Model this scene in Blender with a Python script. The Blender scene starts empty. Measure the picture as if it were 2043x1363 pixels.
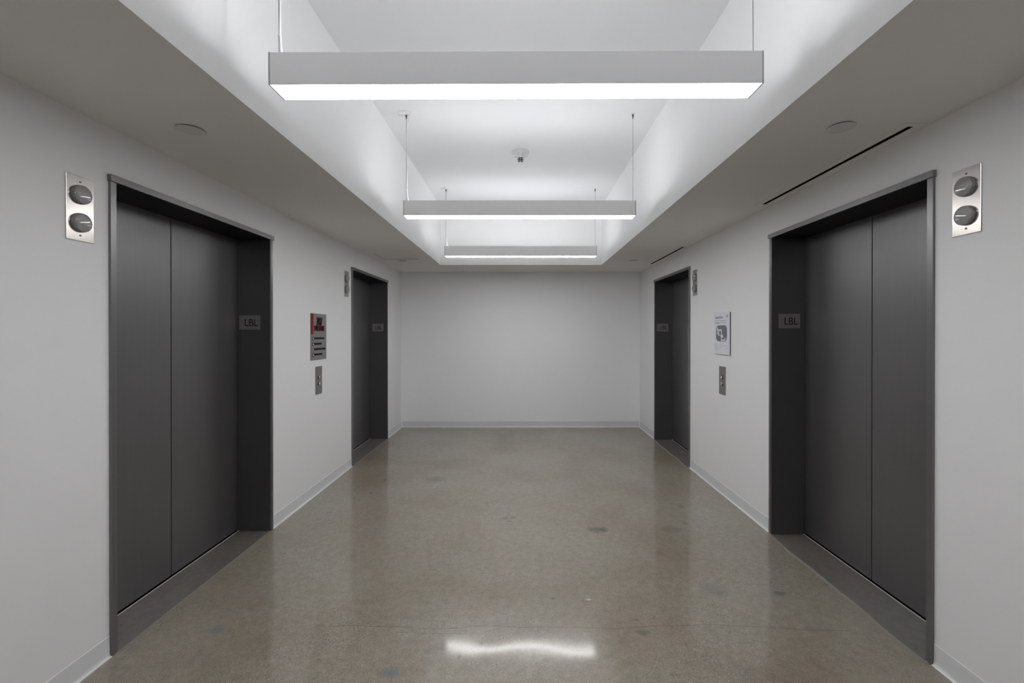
import bpy, bmesh, math, random
from mathutils import Vector, Matrix

SC = bpy.context.scene
COL = SC.collection
PI = math.pi

# ------------------------------------------------------------------ helpers
def newmat(name):
    m = bpy.data.materials.new(name)
    m.use_nodes = True
    nt = m.node_tree
    return m, nt, nt.nodes['Principled BSDF']

def pbr(name, col, rough=.5, metal=0., spec=.5, bump=None, noise=None, coat=0., coatr=.1):
    """bump=(scale,strength,distance) ; noise=(scale, amount) value variation"""
    m, nt, b = newmat(name)
    b.inputs['Base Color'].default_value = (*col, 1)
    b.inputs['Roughness'].default_value = rough
    b.inputs['Metallic'].default_value = metal
    b.inputs['Specular IOR Level'].default_value = spec
    b.inputs['Coat Weight'].default_value = coat
    b.inputs['Coat Roughness'].default_value = coatr
    if bump or noise:
        tc = nt.nodes.new('ShaderNodeTexCoord')
    if bump:
        n = nt.nodes.new('ShaderNodeTexNoise'); n.inputs['Scale'].default_value = bump[0]
        n.inputs['Detail'].default_value = 4
        nt.links.new(tc.outputs['Object'], n.inputs['Vector'])
        bp = nt.nodes.new('ShaderNodeBump'); bp.inputs['Strength'].default_value = bump[1]
        bp.inputs['Distance'].default_value = bump[2]
        nt.links.new(n.outputs['Fac'], bp.inputs['Height'])
        nt.links.new(bp.outputs['Normal'], b.inputs['Normal'])
    if noise:
        n2 = nt.nodes.new('ShaderNodeTexNoise'); n2.inputs['Scale'].default_value = noise[0]
        n2.inputs['Detail'].default_value = 5
        nt.links.new(tc.outputs['Object'], n2.inputs['Vector'])
        r = nt.nodes.new('ShaderNodeMapRange')
        r.inputs['From Min'].default_value = .3; r.inputs['From Max'].default_value = .7
        r.inputs['To Min'].default_value = 1 - noise[1]; r.inputs['To Max'].default_value = 1 + noise[1]
        nt.links.new(n2.outputs['Fac'], r.inputs['Value'])
        v = nt.nodes.new('ShaderNodeVectorMath'); v.operation = 'SCALE'
        v.inputs[0].default_value = col
        nt.links.new(r.outputs['Result'], v.inputs['Scale'])
        nt.links.new(v.outputs['Vector'], b.inputs['Base Color'])
    return m

def brushed(name, col, rough, metal, stretch, var=.1, bumpd=.0003, spec=.5, strength=.15):
    m, nt, b = newmat(name)
    b.inputs['Metallic'].default_value = metal
    b.inputs['Specular IOR Level'].default_value = spec
    tc = nt.nodes.new('ShaderNodeTexCoord')
    mp = nt.nodes.new('ShaderNodeMapping'); mp.inputs['Scale'].default_value = stretch
    nt.links.new(tc.outputs['Object'], mp.inputs['Vector'])
    n = nt.nodes.new('ShaderNodeTexNoise'); n.inputs['Scale'].default_value = 1; n.inputs['Detail'].default_value = 6
    nt.links.new(mp.outputs['Vector'], n.inputs['Vector'])
    r = nt.nodes.new('ShaderNodeMapRange')
    r.inputs['To Min'].default_value = rough - var; r.inputs['To Max'].default_value = rough + var
    nt.links.new(n.outputs['Fac'], r.inputs['Value'])
    nt.links.new(r.outputs['Result'], b.inputs['Roughness'])
    r2 = nt.nodes.new('ShaderNodeMapRange')
    r2.inputs['To Min'].default_value = .9; r2.inputs['To Max'].default_value = 1.1
    nt.links.new(n.outputs['Fac'], r2.inputs['Value'])
    v = nt.nodes.new('ShaderNodeVectorMath'); v.operation = 'SCALE'; v.inputs[0].default_value = col
    nt.links.new(r2.outputs['Result'], v.inputs['Scale'])
    nt.links.new(v.outputs['Vector'], b.inputs['Base Color'])
    bp = nt.nodes.new('ShaderNodeBump'); bp.inputs['Strength'].default_value = strength; bp.inputs['Distance'].default_value = bumpd
    nt.links.new(n.outputs['Fac'], bp.inputs['Height'])
    nt.links.new(bp.outputs['Normal'], b.inputs['Normal'])
    return m

def emit(name, col, s):
    m, nt, b = newmat(name)
    b.inputs['Base Color'].default_value = (.8, .8, .8, 1)
    b.inputs['Emission Color'].default_value = (*col, 1)
    b.inputs['Emission Strength'].default_value = s
    return m

def link(name, me, mat, parent=None):
    o = bpy.data.objects.new(name, me)
    if mat and not me.materials:
        for mm in (mat if isinstance(mat, (list, tuple)) else [mat]): me.materials.append(mm)
    COL.objects.link(o)
    if parent: o.parent = parent
    return o

def build(name, bm, mat, parent=None, smooth=False):
    me = bpy.data.meshes.new(name)
    bmesh.ops.recalc_face_normals(bm, faces=bm.faces)
    if smooth:
        for f in bm.faces: f.smooth = True
    bm.to_mesh(me); bm.free()
    if smooth:
        me.set_sharp_from_angle(angle=math.radians(40))
    return link(name, me, mat, parent)

def box(bm, a, b, bev=0., seg=2, mi=0):
    x0, y0, z0 = [min(a[i], b[i]) for i in range(3)]
    x1, y1, z1 = [max(a[i], b[i]) for i in range(3)]
    vs = [bm.verts.new(p) for p in ((x0,y0,z0),(x1,y0,z0),(x1,y1,z0),(x0,y1,z0),(x0,y0,z1),(x1,y0,z1),(x1,y1,z1),(x0,y1,z1))]
    fs = [bm.faces.new([vs[i] for i in f]) for f in ((0,3,2,1),(4,5,6,7),(0,1,5,4),(1,2,6,5),(2,3,7,6),(3,0,4,7))]
    for f in fs: f.material_index = mi
    if bev > 0:
        es = list({e for f in fs for e in f.edges})
        bmesh.ops.bevel(bm, geom=es, offset=bev, segments=seg, profile=.5, affect='EDGES')
    return bm

def boxes(*specs):
    bm = bmesh.new()
    for s in specs: box(bm, *s)
    return bm

def prism(bm, pts, axis, a, b):
    """pts: 2d outline; extruded along axis from a to b. axis 'x': pts=(y,z); 'y': pts=(x,z); 'z': pts=(x,y)"""
    def P(p, t):
        return {'x': (t, p[0], p[1]), 'y': (p[0], t, p[1]), 'z': (p[0], p[1], t)}[axis]
    A = [bm.verts.new(P(p, a)) for p in pts]; B = [bm.verts.new(P(p, b)) for p in pts]
    n = len(pts)
    bm.faces.new(A); bm.faces.new(B[::-1])
    for i in range(n):
        bm.faces.new((A[i], B[i], B[(i+1) % n], A[(i+1) % n]))
    return bm

def lathe(bm, prof, mat4=None, seg=40):
    """prof: list of (r,h) revolved about local z"""
    rings = []
    for r, h in prof:
        if r < 1e-6:
            rings.append([bm.verts.new((0, 0, h))])
        else:
            rings.append([bm.verts.new((r*math.cos(2*PI*k/seg), r*math.sin(2*PI*k/seg), h)) for k in range(seg)])
    for A, B in zip(rings, rings[1:]):
        for k in range(seg):
            l = (k+1) % seg
            if len(A) == 1 and len(B) == 1: continue
            if len(A) == 1: bm.faces.new((A[0], B[k], B[l]))
            elif len(B) == 1: bm.faces.new((A[k], A[l], B[0]))
            else: bm.faces.new((A[k], A[l], B[l], B[k]))
    if mat4 is not None:
        vs = [v for r in rings for v in r]
        bmesh.ops.transform(bm, matrix=mat4, verts=vs)
    return bm

def tube(bm, pts, r, seg=8):
    pts = [Vector(p) for p in pts]
    rings = []
    up = Vector((0, 1, 0))
    for i, p in enumerate(pts):
        d = (pts[min(i+1, len(pts)-1)] - pts[max(i-1, 0)]).normalized()
        u = d.cross(up)
        if u.length < 1e-4: u = d.cross(Vector((1, 0, 0)))
        u.normalize(); v = d.cross(u)
        rings.append([bm.verts.new(p + r*(math.cos(2*PI*k/seg)*u + math.sin(2*PI*k/seg)*v)) for k in range(seg)])
    for A, B in zip(rings, rings[1:]):
        for k in range(seg):
            bm.faces.new((A[k], A[(k+1) % seg], B[(k+1) % seg], B[k]))
    bm.faces.new(rings[0][::-1]); bm.faces.new(rings[-1])
    return bm

def empty(name, loc, rot=None):
    o = bpy.data.objects.new(name, None); COL.objects.link(o)
    o.location = loc
    o.empty_display_size = .05
    if rot: o.rotation_euler = rot
    return o

def tag(o, label, cat, group=None, kind=None):
    o['label'] = label; o['category'] = cat
    if group: o['group'] = group
    o['kind'] = kind or 'thing'
    return o

def copy_tree(o, parent=None):
    c = o.copy(); COL.objects.link(c)
    if parent: c.parent = parent
    for ch in list(o.children): copy_tree(ch, c)
    return c

def text(name, body, mat, parent, mat4, size, depth, sx=1., align='LEFT', bold=0., shear=0.):
    cu = bpy.data.curves.new(name + '_outline', 'FONT')
    cu.body = body; cu.size = size; cu.extrude = depth; cu.align_x = align; cu.offset = bold; cu.shear = shear
    t = bpy.data.objects.new('tmp_outline', cu); COL.objects.link(t)
    dg = bpy.context.evaluated_depsgraph_get()
    me = bpy.data.meshes.new_from_object(t.evaluated_get(dg))
    bpy.data.objects.remove(t); bpy.data.curves.remove(cu)
    me.name = name
    me.transform(mat4 @ Matrix.Diagonal((sx, 1, 1, 1)))
    me.materials.clear()
    return link(name, me, mat, parent)

# ------------------------------------------------------------------ dimensions (metres)
CAM_Z = 1.47
WL, WR = -1.870, 1.819          # side walls
FL, FR = -1.858, 1.807          # faces of the elevator frames
YB = 7.03                       # far wall
YF = -4.6                       # unseen wall added behind the camera
ZS = 2.399                      # lowered ceiling
ZC = 3.215                      # raised ceiling in the light well
CL, CR = -1.130, 1.094          # well sides
CB, CF = 6.286, -.9            # well ends

# ------------------------------------------------------------------ materials
M_wallend = pbr('end_wall_lit_paint', (.87, .88, .90), .55, spec=.3, bump=(260, .12, .0006))  # lighter than the side walls: extra light put into the colour
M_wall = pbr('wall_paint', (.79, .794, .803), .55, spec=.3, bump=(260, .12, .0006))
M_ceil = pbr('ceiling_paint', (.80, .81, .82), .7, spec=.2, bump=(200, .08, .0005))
M_well = pbr('well_lit_paint', (.905, .907, .910), .7, spec=.2, bump=(200, .08, .0005))  # same paint as the soffit, lightened for the light inside the well
M_soffit = pbr('soffit_bounce_tint', (.785, .770, .742), .7, spec=.2, bump=(200, .08, .0005))  # warm floor bounce and lower brightness put into the colour
M_front = pbr('dark_rear_tone', (.17, .17, .175), .6)  # dark tone stands in for the unlit space behind the camera
M_base = pbr('vinyl_base', (.69, .70, .71), .38, spec=.4)
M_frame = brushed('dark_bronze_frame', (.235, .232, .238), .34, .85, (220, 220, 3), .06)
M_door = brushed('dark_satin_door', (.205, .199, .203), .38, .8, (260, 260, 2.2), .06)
M_reveal = brushed('shaded_bronze_reveal', (.165, .162, .166), .42, .8, (220, 220, 3), .06)  # frame metal darkened: shade inside the reveal put into the colour
M_headunder = pbr('black_head_underside', (.012, .012, .012), .6, spec=.2)  # black sheet over the underside of the head
M_black = pbr('black_void', (.004, .004, .004), .9, spec=.05)
M_sillmetal = pbr('aluminium_sill', (.62, .62, .61), .5, .25)
M_steel = brushed('brushed_steel', (.53, .50, .475), .22, 1., (3, 3, 260), .05)
M_steeldk = brushed('satin_steel_panel', (.30, .28, .27), .36, 1., (260, 260, 3), .06)
M_signmetal = brushed('satin_grey_sign', (.265, .262, .258), .45, .6, (3, 3, 200), .05)
M_plate = brushed('floor_plate_steel', (.41, .40, .39), .36, .85, (200, 200, 4), .06)
M_lens = pbr('grey_smoked_lens', (.30, .295, .298), .04, spec=.6)
M_lens.node_tree.nodes['Principled BSDF'].inputs['Coat Weight'].default_value = .4
M_screw = pbr('screw_steel', (.25, .24, .23), .3, 1.)
M_red = pbr('red_paint', (.25, .010, .016), .55, spec=.2)
M_darkred = pbr('dark_red_lettering', (.060, .003, .006), .5, spec=.2)
M_ink = pbr('black_ink', (.005, .005, .005), .6, spec=.15)
M_white = pbr('white_paint', (.78, .78, .77), .4)
M_board = pbr('sign_white_board', (.70, .72, .77), .35)
M_boardedge = pbr('sign_grey_edge', (.10, .10, .105), .5)
M_mapgrey = pbr('map_grey', (.155, .16, .185), .45)
M_textgrey = pbr('text_grey', (.33, .34, .36), .5)
M_textfaint = pbr('text_pale_grey', (.52, .53, .56), .5)
M_house = pbr('fixture_white', (.90, .90, .905), .5, .0, spec=.35)
M_cap = pbr('shaded_end_cap', (.42, .42, .425), .45, .0)  # greyer than the white housing: shaded end edges put into the colour
M_cable = pbr('steel_cable', (.30, .30, .30), .4, 1.)
M_cord = pbr('white_cord', (.86, .86, .85), .4)
M_canopy = pbr('white_canopy', (.80, .80, .80), .35)
M_grip = pbr('gripper_metal', (.12, .12, .125), .35, 1.)
M_button = pbr('button_steel', (.75, .72, .68), .22, 1.)
M_cover = pbr('cover_plate_grey', (.66, .66, .65), .5)
M_detector = pbr('detector_plastic', (.60, .61, .61), .45)
M_lamp = emit('lamp_diffuser', (.995, .995, .993), 12.0)
M_lampdim = emit('lamp_diffuser_dimmed', (.995, .995, .993), 8.0)
M_uplampboost = emit('lamp_uplight_boosted', (.965, .983, 1.0), 15)  # stronger upward strip of the added fixture over the camera
M_uplamp = emit('lamp_uplight', (.965, .983, 1.0), 12.5)

# polished concrete -----------------------------------------------------------
def concrete(name, tones, rough, coat, coatr, speck=True, marks=True):
    m, nt, b = newmat(name)
    N, L = nt.nodes, nt.links
    tc = N.new('ShaderNodeTexCoord')
    def noise(scale, detail=5, rgh=.6, vec=None, dist=0.):
        n = N.new('ShaderNodeTexNoise'); n.inputs['Scale'].default_value = scale
        n.inputs['Detail'].default_value = detail; n.inputs['Roughness'].default_value = rgh
        n.inputs['Distortion'].default_value = dist
        L.new(vec or tc.outputs['Object'], n.inputs['Vector'])
        return n
    def ramp(src, stops):
        r = N.new('ShaderNodeValToRGB')
        e = r.color_ramp.elements
        while len(e) < len(stops): e.new(.5)
        for el, (p, c) in zip(e, stops):
            el.position = p; el.color = (*c, 1) if len(c) == 3 else c
        L.new(src, r.inputs['Fac'])
        return r
    def mix(f, a, bcol, mode='MIX', fac=None):
        x = N.new('ShaderNodeMix'); x.data_type = 'RGBA'; x.blend_type = mode
        if fac is not None: x.inputs[0].default_value = fac
        else: L.new(f, x.inputs[0])
        for s, i in ((a, 6), (bcol, 7)):
            if isinstance(s, tuple): x.inputs[i].default_value = (*s, 1)
            else: L.new(s, x.inputs[i])
        return x.outputs[2]
    def math_(op, a, c, clamp=False):
        x = N.new('ShaderNodeMath'); x.operation = op; x.use_clamp = clamp
        for s, i in ((a, 0), (c, 1)):
            if isinstance(s, (int, float)): x.inputs[i].default_value = s
            else: L.new(s, x.inputs[i])
        return x.outputs[0]
    big = noise(.9, 6, .62, dist=.4)
    col = ramp(big.outputs['Fac'], [(.32, tones[0]), (.50, tones[1]), (.68, tones[2])]).outputs['Color']
    n2 = noise(3.3, 6, .65, dist=.6)
    col = mix(ramp(n2.outputs['Fac'], [(.45, (0, 0, 0)), (.75, (.7, .7, .7))]).outputs['Color'], col, tones[3])
    # trowel mottling
    n3 = noise(22, 6, .7)
    col = mix(None, col, ramp(n3.outputs['Fac'], [(.25, (.72, .72, .72)), (.75, (1.25, 1.25, 1.25))]).outputs['Color'], 'MULTIPLY', .8)
    if speck:
        # exposed aggregate: patches of fine dark and pale grains
        v = N.new('ShaderNodeTexVoronoi'); v.inputs['Scale'].default_value = 130
        L.new(tc.outputs['Object'], v.inputs['Vector'])
        patch = noise(1.7, 5, .7)
        pm = ramp(patch.outputs['Fac'], [(.46, (.05, .05, .05)), (.64, (1, 1, 1))]).outputs['Color']
        sep = N.new('ShaderNodeSeparateColor'); L.new(v.outputs['Color'], sep.inputs['Color'])
        dk = math_('GREATER_THAN', sep.outputs['Red'], .80)
        lt = math_('GREATER_THAN', sep.outputs['Green'], .80)
        near = math_('LESS_THAN', v.outputs['Distance'], .42)
        dkm = math_('MULTIPLY', math_('MULTIPLY', dk, near), pm)
        ltm = math_('MULTIPLY', math_('MULTIPLY', lt, near), pm)
        col = mix(math_('MULTIPLY', dkm, .85), col, tuple(c*.38 for c in tones[0]))
        col = mix(math_('MULTIPLY', ltm, .7), col, tuple(min(1, c*1.7) for c in tones[2]))
        v2 = N.new('ShaderNodeTexVoronoi'); v2.inputs['Scale'].default_value = 420
        L.new(tc.outputs['Object'], v2.inputs['Vector'])
        sp2 = N.new('ShaderNodeSeparateColor'); L.new(v2.outputs['Color'], sp2.inputs['Color'])
        g = N.new('ShaderNodeMapRange'); g.inputs['To Min'].default_value = .72; g.inputs['To Max'].default_value = 1.28
        L.new(sp2.outputs['Red'], g.inputs['Value'])
        vm = N.new('ShaderNodeVectorMath'); vm.operation = 'SCALE'
        L.new(col, vm.inputs[0]); L.new(g.outputs['Result'], vm.inputs['Scale'])
        col = vm.outputs['Vector']
    if marks:
        sx = N.new('ShaderNodeSeparateXYZ'); L.new(tc.outputs['Object'], sx.inputs['Vector'])
        wob = noise(16, 5, .7)
        def blob(cx, cy, rx, ry, colr, amt, soft=.7):
            nonlocal col
            dx = math_('DIVIDE', math_('SUBTRACT', sx.outputs['X'], cx), rx)
            dy = math_('DIVIDE', math_('SUBTRACT', sx.outputs['Y'], cy), ry)
            d = math_('ADD', math_('MULTIPLY', dx, dx), math_('MULTIPLY', dy, dy))
            d = math_('ADD', d, math_('MULTIPLY', math_('SUBTRACT', wob.outputs['Fac'], .5), 4.2))
            r = N.new('ShaderNodeMapRange')
            r.inputs['From Min'].default_value = 1 - soft; r.inputs['From Max'].default_value = 1 + soft
            r.inputs['To Min'].default_value = amt; r.inputs['To Max'].default_value = 0
            L.new(d, r.inputs['Value'])
            col = mix(r.outputs['Result'], col, colr)
        for s in MARKS: blob(*s)
        # hairline cracks running across the slab
        wl = noise(1.5, 2.5, .5)
        def crack(y0, amp, x0, x1, w, amt):
            nonlocal col
            yy = math_('ADD', math_('MULTIPLY', math_('SUBTRACT', wl.outputs['Fac'], .5), amp), y0)
            dd = math_('ABSOLUTE', math_('SUBTRACT', sx.outputs['Y'], yy), 0)
            a = math_('LESS_THAN', dd, w)
            a = math_('MULTIPLY', a, math_('GREATER_THAN', sx.outputs['X'], x0))
            a = math_('MULTIPLY', a, math_('LESS_THAN', sx.outputs['X'], x1))
            brk = ramp(noise(7, 3).outputs['Fac'], [(.36, (.15, .15, .15)), (.5, (1, 1, 1))]).outputs['Color']
            a = math_('MULTIPLY', math_('MULTIPLY', a, brk), amt)
            col = mix(a, col, tuple(c*.4 for c in tones[0]))
        crack(2.265, .16, -1.02, 1.62, .0028, .5)
        crack(2.225, .10, -.62, -.30, .0024, .4)
    L.new(col, b.inputs['Base Color'])
    # gloss
    rr = N.new('ShaderNodeMapRange'); rr.inputs['To Min'].default_value = rough - .08; rr.inputs['To Max'].default_value = rough + .10
    L.new(n2.outputs['Fac'], rr.inputs['Value']); L.new(rr.outputs['Result'], b.inputs['Roughness'])
    b.inputs['Specular IOR Level'].default_value = .5
    b.inputs['Coat Weight'].default_value = coat
    b.inputs['Coat Roughness'].default_value = coatr
    b.inputs['Coat IOR'].default_value = 1.5
    wav = noise(1.75, 2, .4)
    bp = N.new('ShaderNodeBump'); bp.inputs['Strength'].default_value = 1; bp.inputs['Distance'].default_value = .0050
    L.new(wav.outputs['Fac'], bp.inputs['Height'])
    L.new(bp.outputs['Normal'], b.inputs['Coat Normal'])
    L.new(bp.outputs['Normal'], b.inputs['Normal'])
    return m

def floor_pt(px, py):
    s = (py - 663)/CAM_Z
    return ((px - 1042)/s, 908/s)

MARKS = []
for px, py, rx, ry, c, a in (
    (1189, 1058, .055, .050, (.075, .066, .055), .75), (1205, 1057, .03, .04, (.06, .055, .047), .6),
    (1008, 1035, .045, .018, (.11, .108, .105), .7), (1024, 1033, .025, .015, (.10, .10, .10), .7), (1015, 1041, .02, .014, (.10, .10, .1), .6),
    (434, 1257, .030, .040, (.17, .18, .185), .75), (776, 1345, .035, .030, (.14, .15, .15), .75),
    (1174, 1197, .013, .010, (.55, .54, .52), .8), (1103, 1195, .012, .012, (.10, .095, .09), .6),
    (1337, 1057, .07, .05, (.12, .115, .095), .45), (1316, 1104, .03, .03, (.17, .13, .10), .6),
    (1420, 1178, .07, .07, (.15, .15, .15), .5), (1275, 1197, .11, .08, (.19, .16, .12), .4),
    (868, 957, .10, .09, (.13, .12, .10), .55), (1282, 1263, .035, .02, (.09, .08, .075), .6),
    (1368, 1045, .02, .016, (.10, .10, .10), .7), (1360, 1011, .022, .02, (.10, .10, .1), .6), (740, 984, .012, .02, (.08, .08, .08), .7),
    (768, 958, .012, .025, (.10, .08, .07), .7), (1118, 895, .05, .06, (.14, .125, .11), .5),
    (1555, 1185, .03, .02, (.11, .11, .115), .7), (1652, 1168, .03, .012, (.10, .10, .1), .6),
    (960, 1285, .012, .012, (.06, .06, .055), .7), (916, 1312, .008, .016, (.06, .06, .055), .7),
    (395, 1148, .016, .02, (.07, .07, .065), .6), (1270, 1238, .012, .01, (.08, .08, .075), .7)):
    X, Y = floor_pt(px, py)
    MARKS.append((X, Y, rx, ry, c, a))

M_floor = concrete('polished_concrete', [(.205, .163, .122), (.262, .225, .180), (.280, .259, .222), (.240, .229, .173)], .42, .72, .09)
M_apron = concrete('sealed_grey_concrete', [(.122, .112, .100), (.150, .138, .124), (.170, .158, .144), (.140, .130, .118)], .42, .6, .14, speck=False, marks=False)
M_joint = pbr('pale_grout_edge', (.27, .255, .23), .5)

# ------------------------------------------------------------------ elevator openings (y inner near, y inner far)
DOORS = [  # side, yn, yf, number, label
    ('L', 2.089, 3.361, 1, 'dark bronze double elevator door on the left wall, nearest to the camera'),
    ('L', 5.008, 6.265, 2, 'dark bronze elevator door at the far end of the left wall'),
    ('R', 2.037, 3.303, 3, 'dark bronze double elevator door on the right wall under the long ceiling slot, nearest'),
    ('R', 4.957, 6.208, 4, 'dark bronze elevator door at the far end of the right wall'),
]
JW = .032          # jamb face width
ZH0, ZH1 = 2.153, 2.184

# ------------------------------------------------------------------ room shell
# floor
o = build('floor', boxes(((-2.4, YF-.1, -.1), (2.4, YB+.1, 0))), M_floor)
tag(o, 'polished brown-grey concrete floor with hairline cracks and stains', 'floor', kind='structure')

def side_wall(name, x, s, doors, label):
    x2 = x + s*.40
    bm = bmesh.new()
    ys = [YF - .1]
    for yn, yf in doors:
        box(bm, (x, ys[-1], -.05), (x2, yn - JW + .004, 3.4))
        box(bm, (x, yn - JW + .004, ZH1 - .004), (x2, yf + JW - .004, 3.4))
        # shaft lining behind the doors
        box(bm, (x + s*.36, yn - JW + .004, -.05), (x2, yf + JW - .004, ZH1 - .004))
        ys.append(yf + JW - .004)
    box(bm, (x, ys[-1], -.05), (x2, YB + .1, 3.4))
    o = build(name, bm, M_wall)
    tag(o, label, 'wall', kind='structure')
    return o
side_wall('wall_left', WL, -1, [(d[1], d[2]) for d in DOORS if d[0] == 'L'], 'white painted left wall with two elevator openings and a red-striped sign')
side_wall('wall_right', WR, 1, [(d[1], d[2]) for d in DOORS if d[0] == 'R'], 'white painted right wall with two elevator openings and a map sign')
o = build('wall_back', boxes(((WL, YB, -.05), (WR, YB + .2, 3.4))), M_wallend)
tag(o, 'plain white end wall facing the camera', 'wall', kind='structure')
o = build('wall_front', boxes(((WL, YF - .2, -.05), (WR, YF, 3.4))), M_front)
tag(o, 'unseen dark grey wall added behind the camera', 'wall', kind='structure')

# lowered ceiling ring with the openings for the slots and the access panel
SLOTS = [(2.055, 3.308), (4.947, 6.19)]
SX0, SX1 = 1.738, 1.767
PX0, PX1, PY0, PY1 = -1.768, -1.319, 5.375, 5.814
TOP = 3.4
bm = bmesh.new()
# left strip (around the recessed panel)
box(bm, (WL, YF, ZS), (CL, PY0, TOP)); box(bm, (WL, PY1, ZS), (CL, YB, TOP))
box(bm, (WL, PY0, ZS), (PX0, PY1, TOP)); box(bm, (PX1, PY0, ZS), (CL, PY1, TOP))
box(bm, (PX0, PY0, ZS + .05), (PX1, PY1, TOP))
# right strip (around the slots)
box(bm, (CR, YF, ZS), (SX0, YB, TOP)); box(bm, (SX1, YF, ZS), (WR, YB, TOP))
y = YF
for a, b in SLOTS:
    box(bm, (SX0, y, ZS), (SX1, a, TOP)); box(bm, (SX0, a, ZS + .12), (SX1, b, TOP)); y = b
box(bm, (SX0, y, ZS), (SX1, YB, TOP))
# ends
box(bm, (CL, CB, ZS), (CR, YB, TOP)); box(bm, (CL, YF, ZS), (CR, CF, TOP))
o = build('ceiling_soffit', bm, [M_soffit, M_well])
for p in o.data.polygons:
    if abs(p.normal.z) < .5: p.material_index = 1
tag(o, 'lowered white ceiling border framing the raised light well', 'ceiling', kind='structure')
o = build('ceiling', boxes(((CL, CF, ZC), (CR, CB, TOP))), M_ceil)
tag(o, 'raised white ceiling above the hanging linear lights', 'ceiling', kind='structure')

# ------------------------------------------------------------------ cove baseboards
def base_profile(s):   # offsets from the wall plane into the room (s = +1 into +x)
    p = [(0, 0), (.0145, 0), (.0145, .0016), (.0100, .0032), (.0065, .0065), (.0042, .012), (.0034, .020), (.003, .094), (.0015, .097), (0, .097)]
    return [(s*a, z) for a, z in p]
def baseboard(name, side, a, b, label):
    bm = bmesh.new()
    if side == 'L': prism(bm, [(WL + x, z) for x, z in base_profile(1)], 'y', a, b)
    elif side == 'R': prism(bm, [(WR + x, z) for x, z in base_profile(-1)], 'y', a, b)
    elif side == 'B': prism(bm, [(YB + x, z) for x, z in base_profile(-1)], 'x', a, b)
    o = build(name, bm, M_base)
    return tag(o, label, 'baseboard', kind='structure')
dl = [(d[1] - JW, d[2] + JW) for d in DOORS if d[0] == 'L']; dr = [(d[1] - JW, d[2] + JW) for d in DOORS if d[0] == 'R']
for side, nm, dd in (('L', 'left', dl), ('R', 'right', dr)):
    baseboard('baseboard_'+nm, side, YF, dd[0][0] - .001, 'pale cove baseboard on the %s wall in front of the near elevator' % nm)
    baseboard('baseboard_'+nm, side, dd[0][1] + .001, dd[1][0] - .001, 'pale cove baseboard on the %s wall between its two elevators' % nm)
    baseboard('baseboard_'+nm, side, dd[1][1] + .001, YB - .003, 'short pale cove baseboard on the %s wall beyond the far elevator' % nm)
baseboard('baseboard_back', 'B', WL + .0145, WR - .0145, 'pale cove baseboard along the end wall')

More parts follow.
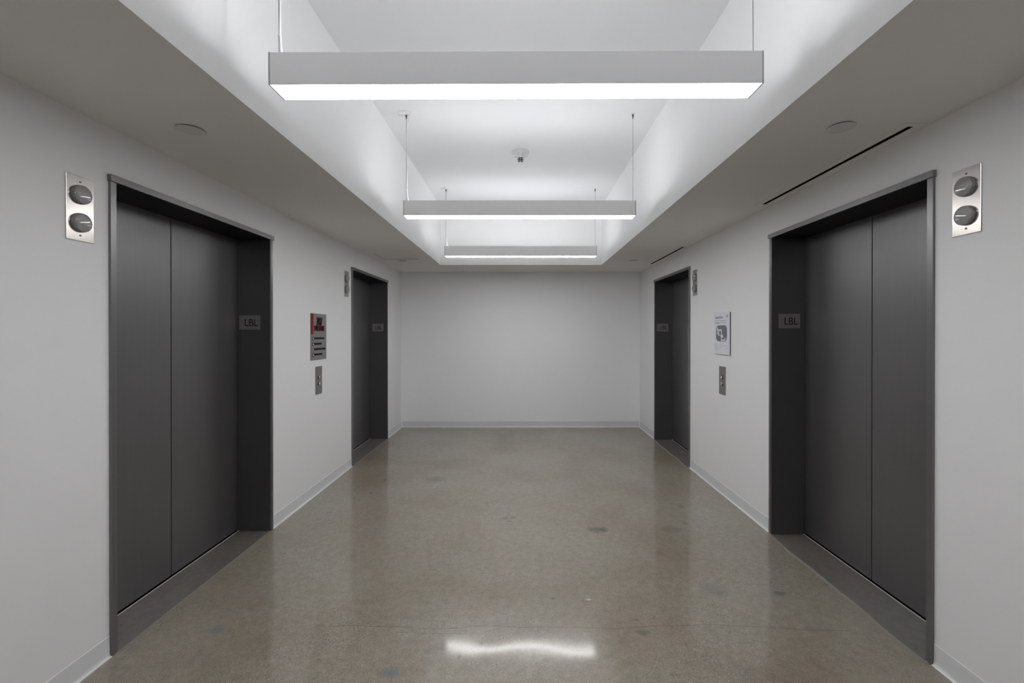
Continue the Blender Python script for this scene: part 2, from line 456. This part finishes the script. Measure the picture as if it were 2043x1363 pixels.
# ------------------------------------------------------------------ elevator doors
LBL_POS = {'L': (.142, .186), 'R': (.0, .0)}
def elevator(side, yn, yf, num, label):
    s = -1 if side == 'L' else 1
    face = FL if side == 'L' else FR
    wall = WL if side == 'L' else WR
    dp = face + s*.2445         # door plane
    yc = (yn + yf)/2
    root = empty('door_%d' % num, (face, yc, 0))
    tag(root, label, 'elevator door', kind='structure')
    def W(x, y, z): return (x - face, y - yc, z)
    def wb(bm, a, b, bev=0.): box(bm, W(*a), W(*b), bev)
    # jambs: face strip with a fine stepped inner edge and a deep reveal
    for ya, yb_, d in ((yn - JW, yn, 1), (yf, yf + JW, -1)):
        bm = bmesh.new()
        yi = yn if d == 1 else yf
        yo = yn - JW if d == 1 else yf + JW
        e = .009*d
        prof = [(face, yo), (face, yi - e), (face + s*.003, yi - e), (face + s*.003, yi), (dp - s*.002, yi), (dp - s*.002, yo + .004*d), (wall + s*.0005, yo + .004*d), (wall - s*.0005, yo)]
        prism(bm, [(x - face, y - yc) for x, y in prof], 'z', .0035, ZH0 + .012)
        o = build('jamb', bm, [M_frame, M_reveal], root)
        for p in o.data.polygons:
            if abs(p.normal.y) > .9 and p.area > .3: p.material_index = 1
    # head: overlaps the jambs by a few millimetres
    bm = bmesh.new()
    wb(bm, (face - s*.007, yn - JW - .006, ZH0), (wall - s*.0005, yf + JW + .006, ZH1), .0012)
    wb(bm, (face + s*.0035, yn - JW + .006, ZH0 + .001), (dp - s*.002, yf + JW - .006, ZH1 - .006))
    build('door_head', bm, M_frame, root)
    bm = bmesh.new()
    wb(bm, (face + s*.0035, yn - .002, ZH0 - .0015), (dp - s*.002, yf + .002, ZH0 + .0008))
    o = build('head_underside', bm, M_headunder, root)
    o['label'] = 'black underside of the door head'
    # two panels meeting in the middle
    for a, b in ((yn - .02, yc - .003), (yc + .003, yf + .02)):
        bm = bmesh.new(); wb(bm, (dp, a, .014), (dp + s*.035, b, ZH1 - .002), .0015)
        build('door_panel', bm, M_door, root)
    bm = bmesh.new(); wb(bm, (dp - s*.0035, yn, 0), (dp + s*.035, yf, .0015)); build('gap_shade_strip', bm, M_black, root)  # black strip stands in for the dark gap under the panels
    bm = bmesh.new(); wb(bm, (dp + s*.036, yn - .02, .002), (dp + s*.05, yf + .02, ZH1 - .002))
    build('shaft_dark_sheet', bm, M_black, root)  # black sheet stands in for the dark shaft behind the seam
    # metal sill under the panels and concrete apron in the reveal
    bm = bmesh.new(); wb(bm, (dp - s*.009, yn, 0.0), (dp - s*.0035, yf, .0050), .0008)
    build('sill', bm, M_sillmetal, root)
    bm = bmesh.new()
    rnd = random.Random(num)
    amp = .0015 if side == 'L' else .007
    n = 26
    pts, edge = [], []
    for i in range(n + 1):
        y = yn + (yf - yn)*i/n
        w = amp*math.sin(i*.55 + num)*math.sin(i*.21 + .3) + rnd.uniform(-.0008, .0008)
        x0 = face + s*.004 - s*(.010 if side == 'R' else 0) + w
        edge.append((x0, y))
    P = [W(x, y, 0)[:2] for x, y in edge] + [W(dp - s*.009, yf, 0)[:2], W(dp - s*.009, yn, 0)[:2]]
    prism(bm, P, 'z', 0, .0022)
    build('apron', bm, M_apron, root)
    bm = bmesh.new()
    P2 = [W(x, y, 0)[:2] for x, y in edge] + [W(x - s*(.007 if side == 'L' else .022), y, 0)[:2] for x, y in reversed(edge)]
    prism(bm, P2, 'z', 0, .0010)
    build('apron_joint', bm, M_joint, root)
    # floor marker plate on the far reveal
    cx = {1: -2.0115, 2: -1.987, 3: 1.937, 4: 1.913}[num]
    cz = {1: 1.5415, 2: 1.533, 3: 1.551, 4: 1.5335}[num]
    hw, hh = .0775, .0525
    bm = bmesh.new()
    wb(bm, (cx - hw, yf, cz - hh), (cx + hw, yf - .003, cz + hh), .0008)
    pl = build('floor_plate', bm, M_plate, root)
    pl['label'] = 'small grey metal floor marker plate'
    m4 = Matrix.Translation(W(cx - .040, yf - .0036, cz - .0265)) @ Matrix.Rotation(PI/2, 4, 'X')
    text('lettering', 'LBL', M_ink, pl, m4, .076, .0006, .86, 'LEFT', -.0005)
    bm = bmesh.new()
    for k, (dx, dz) in enumerate(((-.058, .006), (-.05, .006), (-.05, -.002), (-.058, -.01))):
        lathe(bm, [(.0022, 0), (.0018, .0008), (0, .0012)], Matrix.Translation(W(cx + dx, yf - .003, cz + dz)) @ Matrix.Rotation(PI/2, 4, 'X'), 10)
    build('braille_dots', bm, M_plate, pl)
    return root
for d in DOORS: elevator(*d)

# ------------------------------------------------------------------ hanging linear lights
LX, LH, LD = .915, .119, .112      # half length, height, depth
def pendant_light():
    root = empty('linear_pendant_light', (0, 0, 0))
    # housing: an open-topped trough; origin at the centre of its underside
    t = .003
    bm = bmesh.new()
    x0, x1 = -LX + .006, LX - .006
    box(bm, (x0, -LD/2, 0), (x1, -LD/2 + t, LH)); box(bm, (x0, LD/2 - t, 0), (x1, LD/2, LH))
    box(bm, (x0, -LD/2 + t, .028), (x1, LD/2 - t, .032))
    box(bm, (x0, -LD/2 + t, LH - .022), (x1, LD/2 - t, LH - .0165))
    build('housing', bm, M_house, root)
    for s in (-1, 1):
        bm = bmesh.new(); box(bm, (s*(LX - .006), -LD/2 - .0006, -.0006), (s*LX, LD/2 + .0006, LH + .0006), .0008)
        build('end_cap', bm, M_cap, root)
    bm = bmesh.new(); box(bm, (x0, -LD/2 + t, -.0002), (x1, LD/2 - t, .004))
    o = build('diffuser', bm, M_lamp, root); o['label'] = 'glowing white diffuser along the underside'
    bm = bmesh.new(); prism(bm, [(-.016, LH - .014), (.016, LH - .014), (.0, LH + .008)], 'x', x0 + .03, x1 - .03)
    o = build('uplight_strip', bm, M_uplamp, root); o['label'] = 'glowing strip facing the ceiling'
    zc = ZC - 2.388
    for s, cx in ((-1, -.904), (1, .904)):
        bm = bmesh.new(); tube(bm, [(cx, 0, LH - .03), (cx, 0, zc - .015)], .0016, 8)
        cb = build('suspension_cable', bm, M_cable, root, True)
        bm = bmesh.new()
        lathe(bm, [(0, -.036), (.0035, -.036), (.0045, -.022), (.007, -.016), (.0075, -.004), (.0075, .0), (0, 0)], Matrix.Translation((cx, 0, zc - (.010 if s < 0 else .006))), 16)
        build('gripper', bm, M_grip, cb, True)
        bm = bmesh.new()
        if s < 0:
            lathe(bm, [(0, -.013), (.046, -.013), (.052, -.010), (.055, -.004), (.055, 0), (0, 0)], Matrix.Translation((cx - .009, 0, zc)), 40)
        else:
            lathe(bm, [(0, -.007), (.015, -.007), (.019, -.004), (.020, 0), (0, 0)], Matrix.Translation((cx, 0, zc)), 28)
        build('canopy', bm, M_canopy, root, True)
    # white power cord beside the left cable
    c = -.904
    pts = []
    key = [(c + .027, zc - .012), (c + .026, zc - .03), (c + .020, zc - .07), (c + .010, zc - .115), (c + .0055, zc - .16), (c + .0055, zc - .3), (c + .0075, zc - .45), (c + .006, LH + .115), (c + .0065, LH + .095), (c + .010, LH + .05), (c + .0145, LH + .0), (c + .0145, LH - .026)]
    for i in range(len(key) - 1):
        p0 = key[max(i-1, 0)]; p1 = key[i]; p2 = key[i+1]; p3 = key[min(i+2, len(key)-1)]
        for k in range(5):
            u = k/5
            q = [.5*((2*p1[j]) + (-p0[j] + p2[j])*u + (2*p0[j] - 5*p1[j] + 4*p2[j] - p3[j])*u*u + (-p0[j] + 3*p1[j] - 3*p2[j] + p3[j])*u**3) for j in (0, 1)]
            pts.append((q[0], -.004, q[1]))
    pts.append((key[-1][0], -.004, key[-1][1]))
    bm = bmesh.new(); tube(bm, pts, .0034, 10)
    pc = build('power_cord', bm, M_cord, root, True); pc['label'] = 'white power cord'
    bm = bmesh.new(); lathe(bm, [(.0062, -.0025), (.0068, 0), (.0062, .0025)], Matrix.Translation((c + .003, -.002, LH + .095)), 14)
    build('cord_tie', bm, M_cord, pc, True)
    return root
P0 = pendant_light()
lights = [(1.739, .0055, 'white linear hanging light nearest the camera, largest of the row'),
          (3.636, 0., 'middle of the three hanging linear lights, in front of the ceiling detector'),
          (5.527, 0., 'smallest and farthest hanging linear light, closest to the end wall'),
          (-.152, 0., 'unseen hanging linear light added above the camera')]
for i, (y, tilt, lab) in enumerate(lights):
    o = P0 if i == 0 else copy_tree(P0)
    o.location = (-.021, y, 2.388)
    tag(o, lab, 'pendant light', 'linear lights hanging in the ceiling well')
for ch in o.children:      # added unseen fixture over the camera: dimmer diffuser, brighter uplight
    for a, b in ((M_lamp, M_lampdim), (M_uplamp, M_uplampboost)):
        if ch.data.materials[0] == a:
            ch.data = ch.data.copy(); ch.data.materials[0] = b
P0.rotation_euler = (0, -.0055, .0035)

# ------------------------------------------------------------------ smoke detector on the raised ceiling
det = empty('smoke_detector', (-.017, 4.40, ZC))
tag(det, 'small round white detector with dark vents on the raised ceiling', 'smoke detector')
bm = bmesh.new(); lathe(bm, [(0, 0), (.084, 0), (.085, -.012), (.081, -.018), (.070, -.021), (.0, -.021)], None, 44); build('mounting_base', bm, M_detector, det, True)
bm = bmesh.new(); lathe(bm, [(.076, -.019), (.060, -.032), (.046, -.046), (.036, -.058), (.030, -.065), (0, -.065)], None, 40); build('housing', bm, M_detector, det, True)
for k in range(8):
    a = 2*PI*k/8 - PI/2
    bm = bmesh.new(); box(bm, (.030, -.0035, -.050), (.064, .0035, -.026), .002)
    bmesh.ops.transform(bm, matrix=Matrix.Rotation(a + PI/8, 4, 'Z') @ Matrix.Translation((0, 0, 0)) @ Matrix.Rotation(.0, 4, 'Y'), verts=bm.verts)
    build('fin', bm, M_detector, det, True)
bm = bmesh.new(); lathe(bm, [(0, -.064), (.026, -.064), (.0265, -.086), (.022, -.097), (0, -.099)], None, 32); build('sensing_chamber', bm, M_black, det, True)
bm = bmesh.new()
for k in range(8):
    a = 2*PI*k/8
    tube(bm, [(.030*math.cos(a), .030*math.sin(a), -.063), (.029*math.cos(a), .029*math.sin(a), -.086), (.021*math.cos(a), .021*math.sin(a), -.100)],   .0016, 8)
for r, z in ((.0295, -.078), (.026, -.092)):
    bmt = [(r*math.cos(2*PI*k/32), r*math.sin(2*PI*k/32), z) for k in range(33)]
    tube(bm, bmt, .0015, 8)
lathe(bm, [(0, -.101), (.012, -.1005), (.013, -.098), (0, -.098)], None, 20)
build('vent_cage', bm, M_detector, det, True)

# ------------------------------------------------------------------ concealed ceiling cover plates
def cover_plate(x, y, r, label):
    root = empty('ceiling_cover_plate', (x, y, ZS))
    tag(root, label, 'ceiling cover', 'round cover plates in the lowered ceiling')
    bm = bmesh.new(); lathe(bm, [(r - .006, 0), (r - .006, -.0045), (0, -.0045)], None, 48); build('gap_shade_ring', bm, M_black, root)  # black ring stands in for the shadow gap above the disc
    bm = bmesh.new(); lathe(bm, [(0, -.0042), (r, -.0042), (r, -.0052), (r - .002, -.0060), (r*.6, -.0066), (0, -.007)], None, 48); build('disc', bm, M_cover, root, True)
cover_plate(-1.519, 2.085, .057, 'round flush ceiling disc above the left near elevator door')
cover_plate(1.441, 2.058, .057, 'round flush ceiling disc beside the near slot diffuser on the right')
cover_plate(-1.563, 5.94, .055, 'small round ceiling disc next to the recessed square access panel')
cover_plate(1.439, 5.90, .055, 'small round ceiling disc beside the far slot diffuser on the right')

# recessed access panel
ap = empty('access_panel', ((PX0 + PX1)/2, (PY0 + PY1)/2, ZS))
tag(ap, 'square white access panel recessed in the lowered ceiling above the left far elevator', 'access panel')
hx, hy = (PX1 - PX0)/2, (PY1 - PY0)/2
bm = bmesh.new(); box(bm, (-hx + .004, -hy + .004, .008), (hx - .004, hy - .004, .016)); build('hatch', bm, M_soffit, ap)
bm = bmesh.new()
for a, b in (((-hx, -hy), (-hx + .002, hy)), ((hx - .002, -hy), (hx, hy)), ((-hx + .002, -hy), (hx - .002, -hy + .002)), ((-hx + .002, hy - .002), (hx - .002, hy))):
    box(bm, (a[0], a[1], .0), (b[0], b[1], .03))
build('frame', bm, M_cover, ap)

# slot diffusers
def slot(a, b, label):
    yc = (a + b)/2; xc = (SX0 + SX1)/2
    root = empty('linear_air_vent', (xc, yc, ZS))
    tag(root, label, 'air vent', 'linear slot diffusers along the right side of the ceiling')
    h = (b - a)/2; w = (SX1 - SX0)/2
    e, fx0, fx1 = .034, .040, .034
    bm = bmesh.new()
    z0, z1 = -.0022, 0.
    box(bm, (-w - fx0, -h - e, z0), (-w, h + e, z1)); box(bm, (w, -h - e, z0), (w + fx1, h + e, z1))
    box(bm, (-w, -h - e, z0), (w, -h, z1)); box(bm, (-w, h, z0), (w, h + e, z1))
    f = build('flange', bm, M_soffit, root)
    bm = bmesh.new()
    box(bm, (-w, -h, 0), (-w + .001, h, .11)); box(bm, (w - .001, -h, 0), (w, h, .11))
    box(bm, (-w + .001, -h, .105), (w - .001, h, .11)); box(bm, (-w + .001, -h, 0), (w - .001, -h + .001, .105)); box(bm, (-w + .001, h - .001, 0), (w - .001, h, .105))
    build('slot_throat', bm, M_black, root)
slot(*SLOTS[0], 'long dark slot diffuser in the ceiling above the right near elevator')
slot(*SLOTS[1], 'short-looking far slot diffuser in the ceiling above the right far elevator')

# ------------------------------------------------------------------ hall lanterns
def lantern():
    # local frame: wall plane is x=0, facing +x; y along the wall; origin at plate centre
    root = empty('wall_mounted_hall_lantern', (0, 0, 0))
    RY = Matrix.Rotation(PI/2, 4, 'Y')
    hw, hh = .0605, .136
    bm = bmesh.new(); box(bm, (0, -hw, -hh), (.0045, hw, hh), .0012)
    pl = build('faceplate', bm, M_steel, root)
    for z in (.059, -.059):
        bm = bmesh.new()
        lathe(bm, [(.0405, .0045), (.0405, .008), (.0385, .0185), (.0375, .0198), (.036, .0206), (.028, .0222), (.018, .0234), (.008, .0241), (0, .0243)], Matrix.Translation((0, 0, z)) @ RY, 56)
        ln = build('signal_lens', bm, M_lens, root, True)
        ln['label'] = 'grey translucent round signal lens'
    for z in (.112, -.112):
        bm = bmesh.new(); lathe(bm, [(.0042, .0045), (.0042, .0055), (.0032, .0068), (0, .0072)], Matrix.Translation((0, 0, z)) @ RY, 16)
        build('screw', bm, M_screw, root, True)
    return root
LN = lantern()
spots = [(WL, 1.923, CAM_Z + .521, 0, 'steel lantern plate with two round grey lenses left of the near left elevator'),
         (WR, 1.8625, CAM_Z + .536, PI, 'steel lantern plate with two round grey lenses right of the near right elevator'),
         (WL, 4.837, CAM_Z + .513, 0, 'small steel lantern plate beside the far left elevator, above the red-striped sign'),
         (WR, 4.787, CAM_Z + .520, PI, 'small steel lantern plate beside the far right elevator, above the map sign')]
for i, (x, y, z, rz, lab) in enumerate(spots):
    o = LN if i == 0 else copy_tree(LN)
    o.location = (x, y, z); o.rotation_euler = (0, 0, rz)
    tag(o, lab, 'hall lantern', 'two-lens hall lanterns beside the elevator doors')

# ------------------------------------------------------------------ call button panels
def call_panel():
    root = empty('call_button_panel', (0, 0, 0))
    RY = Matrix.Rotation(PI/2, 4, 'Y')
    bm = bmesh.new(); box(bm, (0, -.067, -.1275), (.003, .067, .1275), .001)
    build('faceplate', bm, M_steeldk, root)
    for z in (.029, -.031):
        bm = bmesh.new(); lathe(bm, [(.0140, .003), (.0168, .003), (.0168, .0045), (.0155, .005), (.0140, .005)], Matrix.Translation((0, 0, z)) @ RY, 32)
        bz = build('button_bezel', bm, M_black, root, True)
        bm = bmesh.new(); lathe(bm, [(.0138, .003), (.0138, .010), (.0122, .0116), (0, .0120)], Matrix.Translation((0, 0, z)) @ RY, 32)
        b = build('button', bm, M_button, root, True); b['label'] = 'round shiny call button'
    return root
CP = call_panel()
for i, (x, y, z, rz, lab) in enumerate([(WL, 4.177, CAM_Z - .4405, 0, 'narrow steel call button panel below the red-striped sign on the left wall'),
                                        (WR, 4.1335, CAM_Z - .439, PI, 'narrow steel call button panel below the map sign on the right wall')]):
    o = CP if i == 0 else copy_tree(CP)
    o.location = (x, y, z); o.rotation_euler = (0, 0, rz)
    tag(o, lab, 'call panel', 'elevator call button panels')

# ------------------------------------------------------------------ signs
def on_left(y0, z0):   # text plane: x->+Y, y->+Z, normal +X
    return Matrix(((0, 0, 1, 0), (1, 0, 0, y0), (0, 1, 0, z0), (0, 0, 0, 1)))
# red-striped wayfinding sign (left wall); local frame x out of wall, y along, z up; origin at bottom centre
SW, SH = .317, .418
sg = empty('wayfinding_sign', (WL, 4.1725, CAM_Z - .25))
tag(sg, 'grey metal wayfinding sign with red stripe and red 707 on the left wall', 'sign')
bm = bmesh.new(); box(bm, (0, -SW/2, 0), (.006, SW/2, SH), .001); build('sign_plate', bm, M_signmetal, sg)
F = .006
def U(u, v): return (-SW/2 + u*SW, SH*(1 - v))
bm = bmesh.new(); a = U(0, 0); b = U(.145, .445); box(bm, (F, a[0], b[1]), (F + .0015, b[0], a[1])); o = build('red_band', bm, M_red, sg); o['label'] = 'red vertical stripe'
a = U(.33, .255)
text('number_lettering', '707', M_darkred, sg, Matrix.Translation((F + .003, 0, 0)) @ on_left(*a), .104, .003, .72, 'LEFT', .0014, .06)
a = U(.185, .372)
text('street_lettering', 'WILSHIRE', M_darkred, sg, Matrix.Translation((F + .003, 0, 0)) @ on_left(*a), .068, .002, .72, 'LEFT', .0004)
def strip(u0, u1, v, h=.042):
    a = U(u0, v - h/2 - .006); b = U(u1, v + h/2 - .006)
    bm = bmesh.new(); box(bm, (F, a[0], b[1]), (F + .0012, b[0], a[1]), .0004)
    build('direction_strip', bm, M_ink, sg)
def marker(v):
    c = U(.128, v)
    bm = bmesh.new(); lathe(bm, [(0, 0), (.0165, 0), (.0165, .0014), (0, .0014)], Matrix.Translation((F, c[0], c[1])) @ Matrix.Rotation(PI/2, 4, 'Y'), 28)
    r = build('round_marker', bm, M_ink, sg)
    bm = bmesh.new(); lathe(bm, [(0, 0), (.0082, 0), (.0082, .0008), (0, .0008)], Matrix.Translation((F + .0014, c[0], c[1])) @ Matrix.Rotation(PI/2, 4, 'Y'), 24)
    build('marker_centre', bm, M_white, r)
for v, bars, mk in ((.54, [(.20, .84)], 1), (.66, [(.20, .67)], 1), (.775, [(.18, .635), (.665, .925)], 0), (.89, [(.20, .72)], 1)):
    for u0, u1 in bars: strip(u0, u1, v)
    if mk: marker(v)

# white map sign (right wall)
MW, MH = .318, .381
ms = empty('map_sign', (WR, 4.125, CAM_Z - .2005), (0, 0, PI))
tag(ms, 'white map sign with grey rounded floor plan on the right wall', 'sign')
bm = bmesh.new(); box(bm, (0, -MW/2 + .004, .004), (.009, MW/2 - .004, MH - .004)); o = build('backing', bm, M_boardedge, ms)
bm = bmesh.new(); box(bm, (.009, -MW/2, 0), (.0125, MW/2, MH), .0008); o = build('sign_board', bm, M_board, ms)
F2 = .0125
def V(u, v): return (-MW/2 + u*MW, MH*(1 - v))
def mrect(bm, u0, v0, u1, v1, d0=0., d=.0006):
    a = V(u0, v0); b = V(u1, v1)
    box(bm, (F2 + d0, a[0], b[1]), (F2 + d0 + d, b[0], a[1]))
# rounded map field
bm = bmesh.new()
a = V(.13, .31); b = V(.84, .69)
r = .045; pts = []
for cx, cy, t0 in ((b[0]-r, a[1]-r, 0), (a[0]+r, a[1]-r, PI/2), (a[0]+r, b[1]+r, PI), (b[0]-r, b[1]+r, 3*PI/2)):
    for k in range(7): pts.append((cx + r*math.cos(t0 + k*PI/12), cy + r*math.sin(t0 + k*PI/12)))
prism(bm, pts, 'x', F2, F2 + .0006)
mf = build('map_field', bm, M_mapgrey, ms); mf['label'] = 'grey rounded floor plan field'
bm = bmesh.new()
for qi, q in enumerate(((.20, .35, .25, .43), (.20, .405, .52, .44), (.285, .44, .325, .53), (.30, .52, .37, .555), (.20, .455, .26, .48), (.22, .49, .275, .525), (.475, .405, .52, .675), (.43, .545, .475, .575), (.52, .54, .60, .60), (.475, .645, .72, .675), (.70, .60, .74, .66))):
    mrect(bm, *q, d0=.0006, d=.0004 + .00006*qi)
build('route_lines', bm, M_board, mf)
m4 = Matrix.Translation((F2 + .0006, 0, 0)) @ on_left(*V(.06, .145))
text('title_lettering', 'Evacuation Site Plan', M_textgrey, ms, m4, .033, .0004, .62, 'LEFT', .0006)
bm = bmesh.new(); lathe(bm, [(0, 0), (.0135, 0), (.0135, .0006), (0, .0006)], Matrix.Translation((F2, *V(.86, .10))) @ Matrix.Rotation(PI/2, 4, 'Y'), 20); build('emblem', bm, M_textgrey, ms)
for u0, u1, v, c in ((.06, .78, .20, M_textfaint), (.05, .36, .25, M_textgrey), (.40, .78, .245, M_textfaint)):
    bm = bmesh.new(); mrect(bm, u0, v - .011, u1, v + .011); build('text_line', bm, c, ms)
for u0, u1, v in ((.05, .22, .765), (.05, .20, .805), (.07, .30, .855), (.08, .33, .90), (.50, .90, .795), (.76, .90, .855)):
    bm = bmesh.new(); mrect(bm, u0, v - .006, u1, v + .006); build('legend_line', bm, M_textfaint, ms)
bm = bmesh.new(); mrect(bm, .425, .74, .44, .87); build('legend_divider', bm, M_textfaint, ms)

# ------------------------------------------------------------------ world, camera, view
w = bpy.data.worlds.new('world'); SC.world = w; w.use_nodes = True
w.node_tree.nodes['Background'].inputs['Color'].default_value = (0, 0, 0, 1)
w.node_tree.nodes['Background'].inputs['Strength'].default_value = 0

cam = bpy.data.cameras.new('camera'); co = bpy.data.objects.new('camera', cam); COL.objects.link(co)
co.location = (0, 0, CAM_Z)
PITCH = .0029
co.rotation_euler = (PI/2 - PITCH, 0, 0)
cam.sensor_fit = 'HORIZONTAL'; cam.sensor_width = 36; cam.lens = 908*36/2043
cam.shift_x = -20.5/2043
cam.shift_y = -(18.5 - 908*math.tan(PITCH))/2043
cam.clip_start = .02
SC.camera = co

SC.view_settings.view_transform = 'Standard'
SC.view_settings.look = 'None'
SC.view_settings.gamma = 1
SC.view_settings.use_curve_mapping = False
SC.view_settings.exposure = 1.02
SC.cycles.max_bounces = 16
SC.cycles.diffuse_bounces = 10
SC.cycles.glossy_bounces = 6
SC.cycles.use_denoising = True
SC.cycles.sample_clamp_indirect = 6
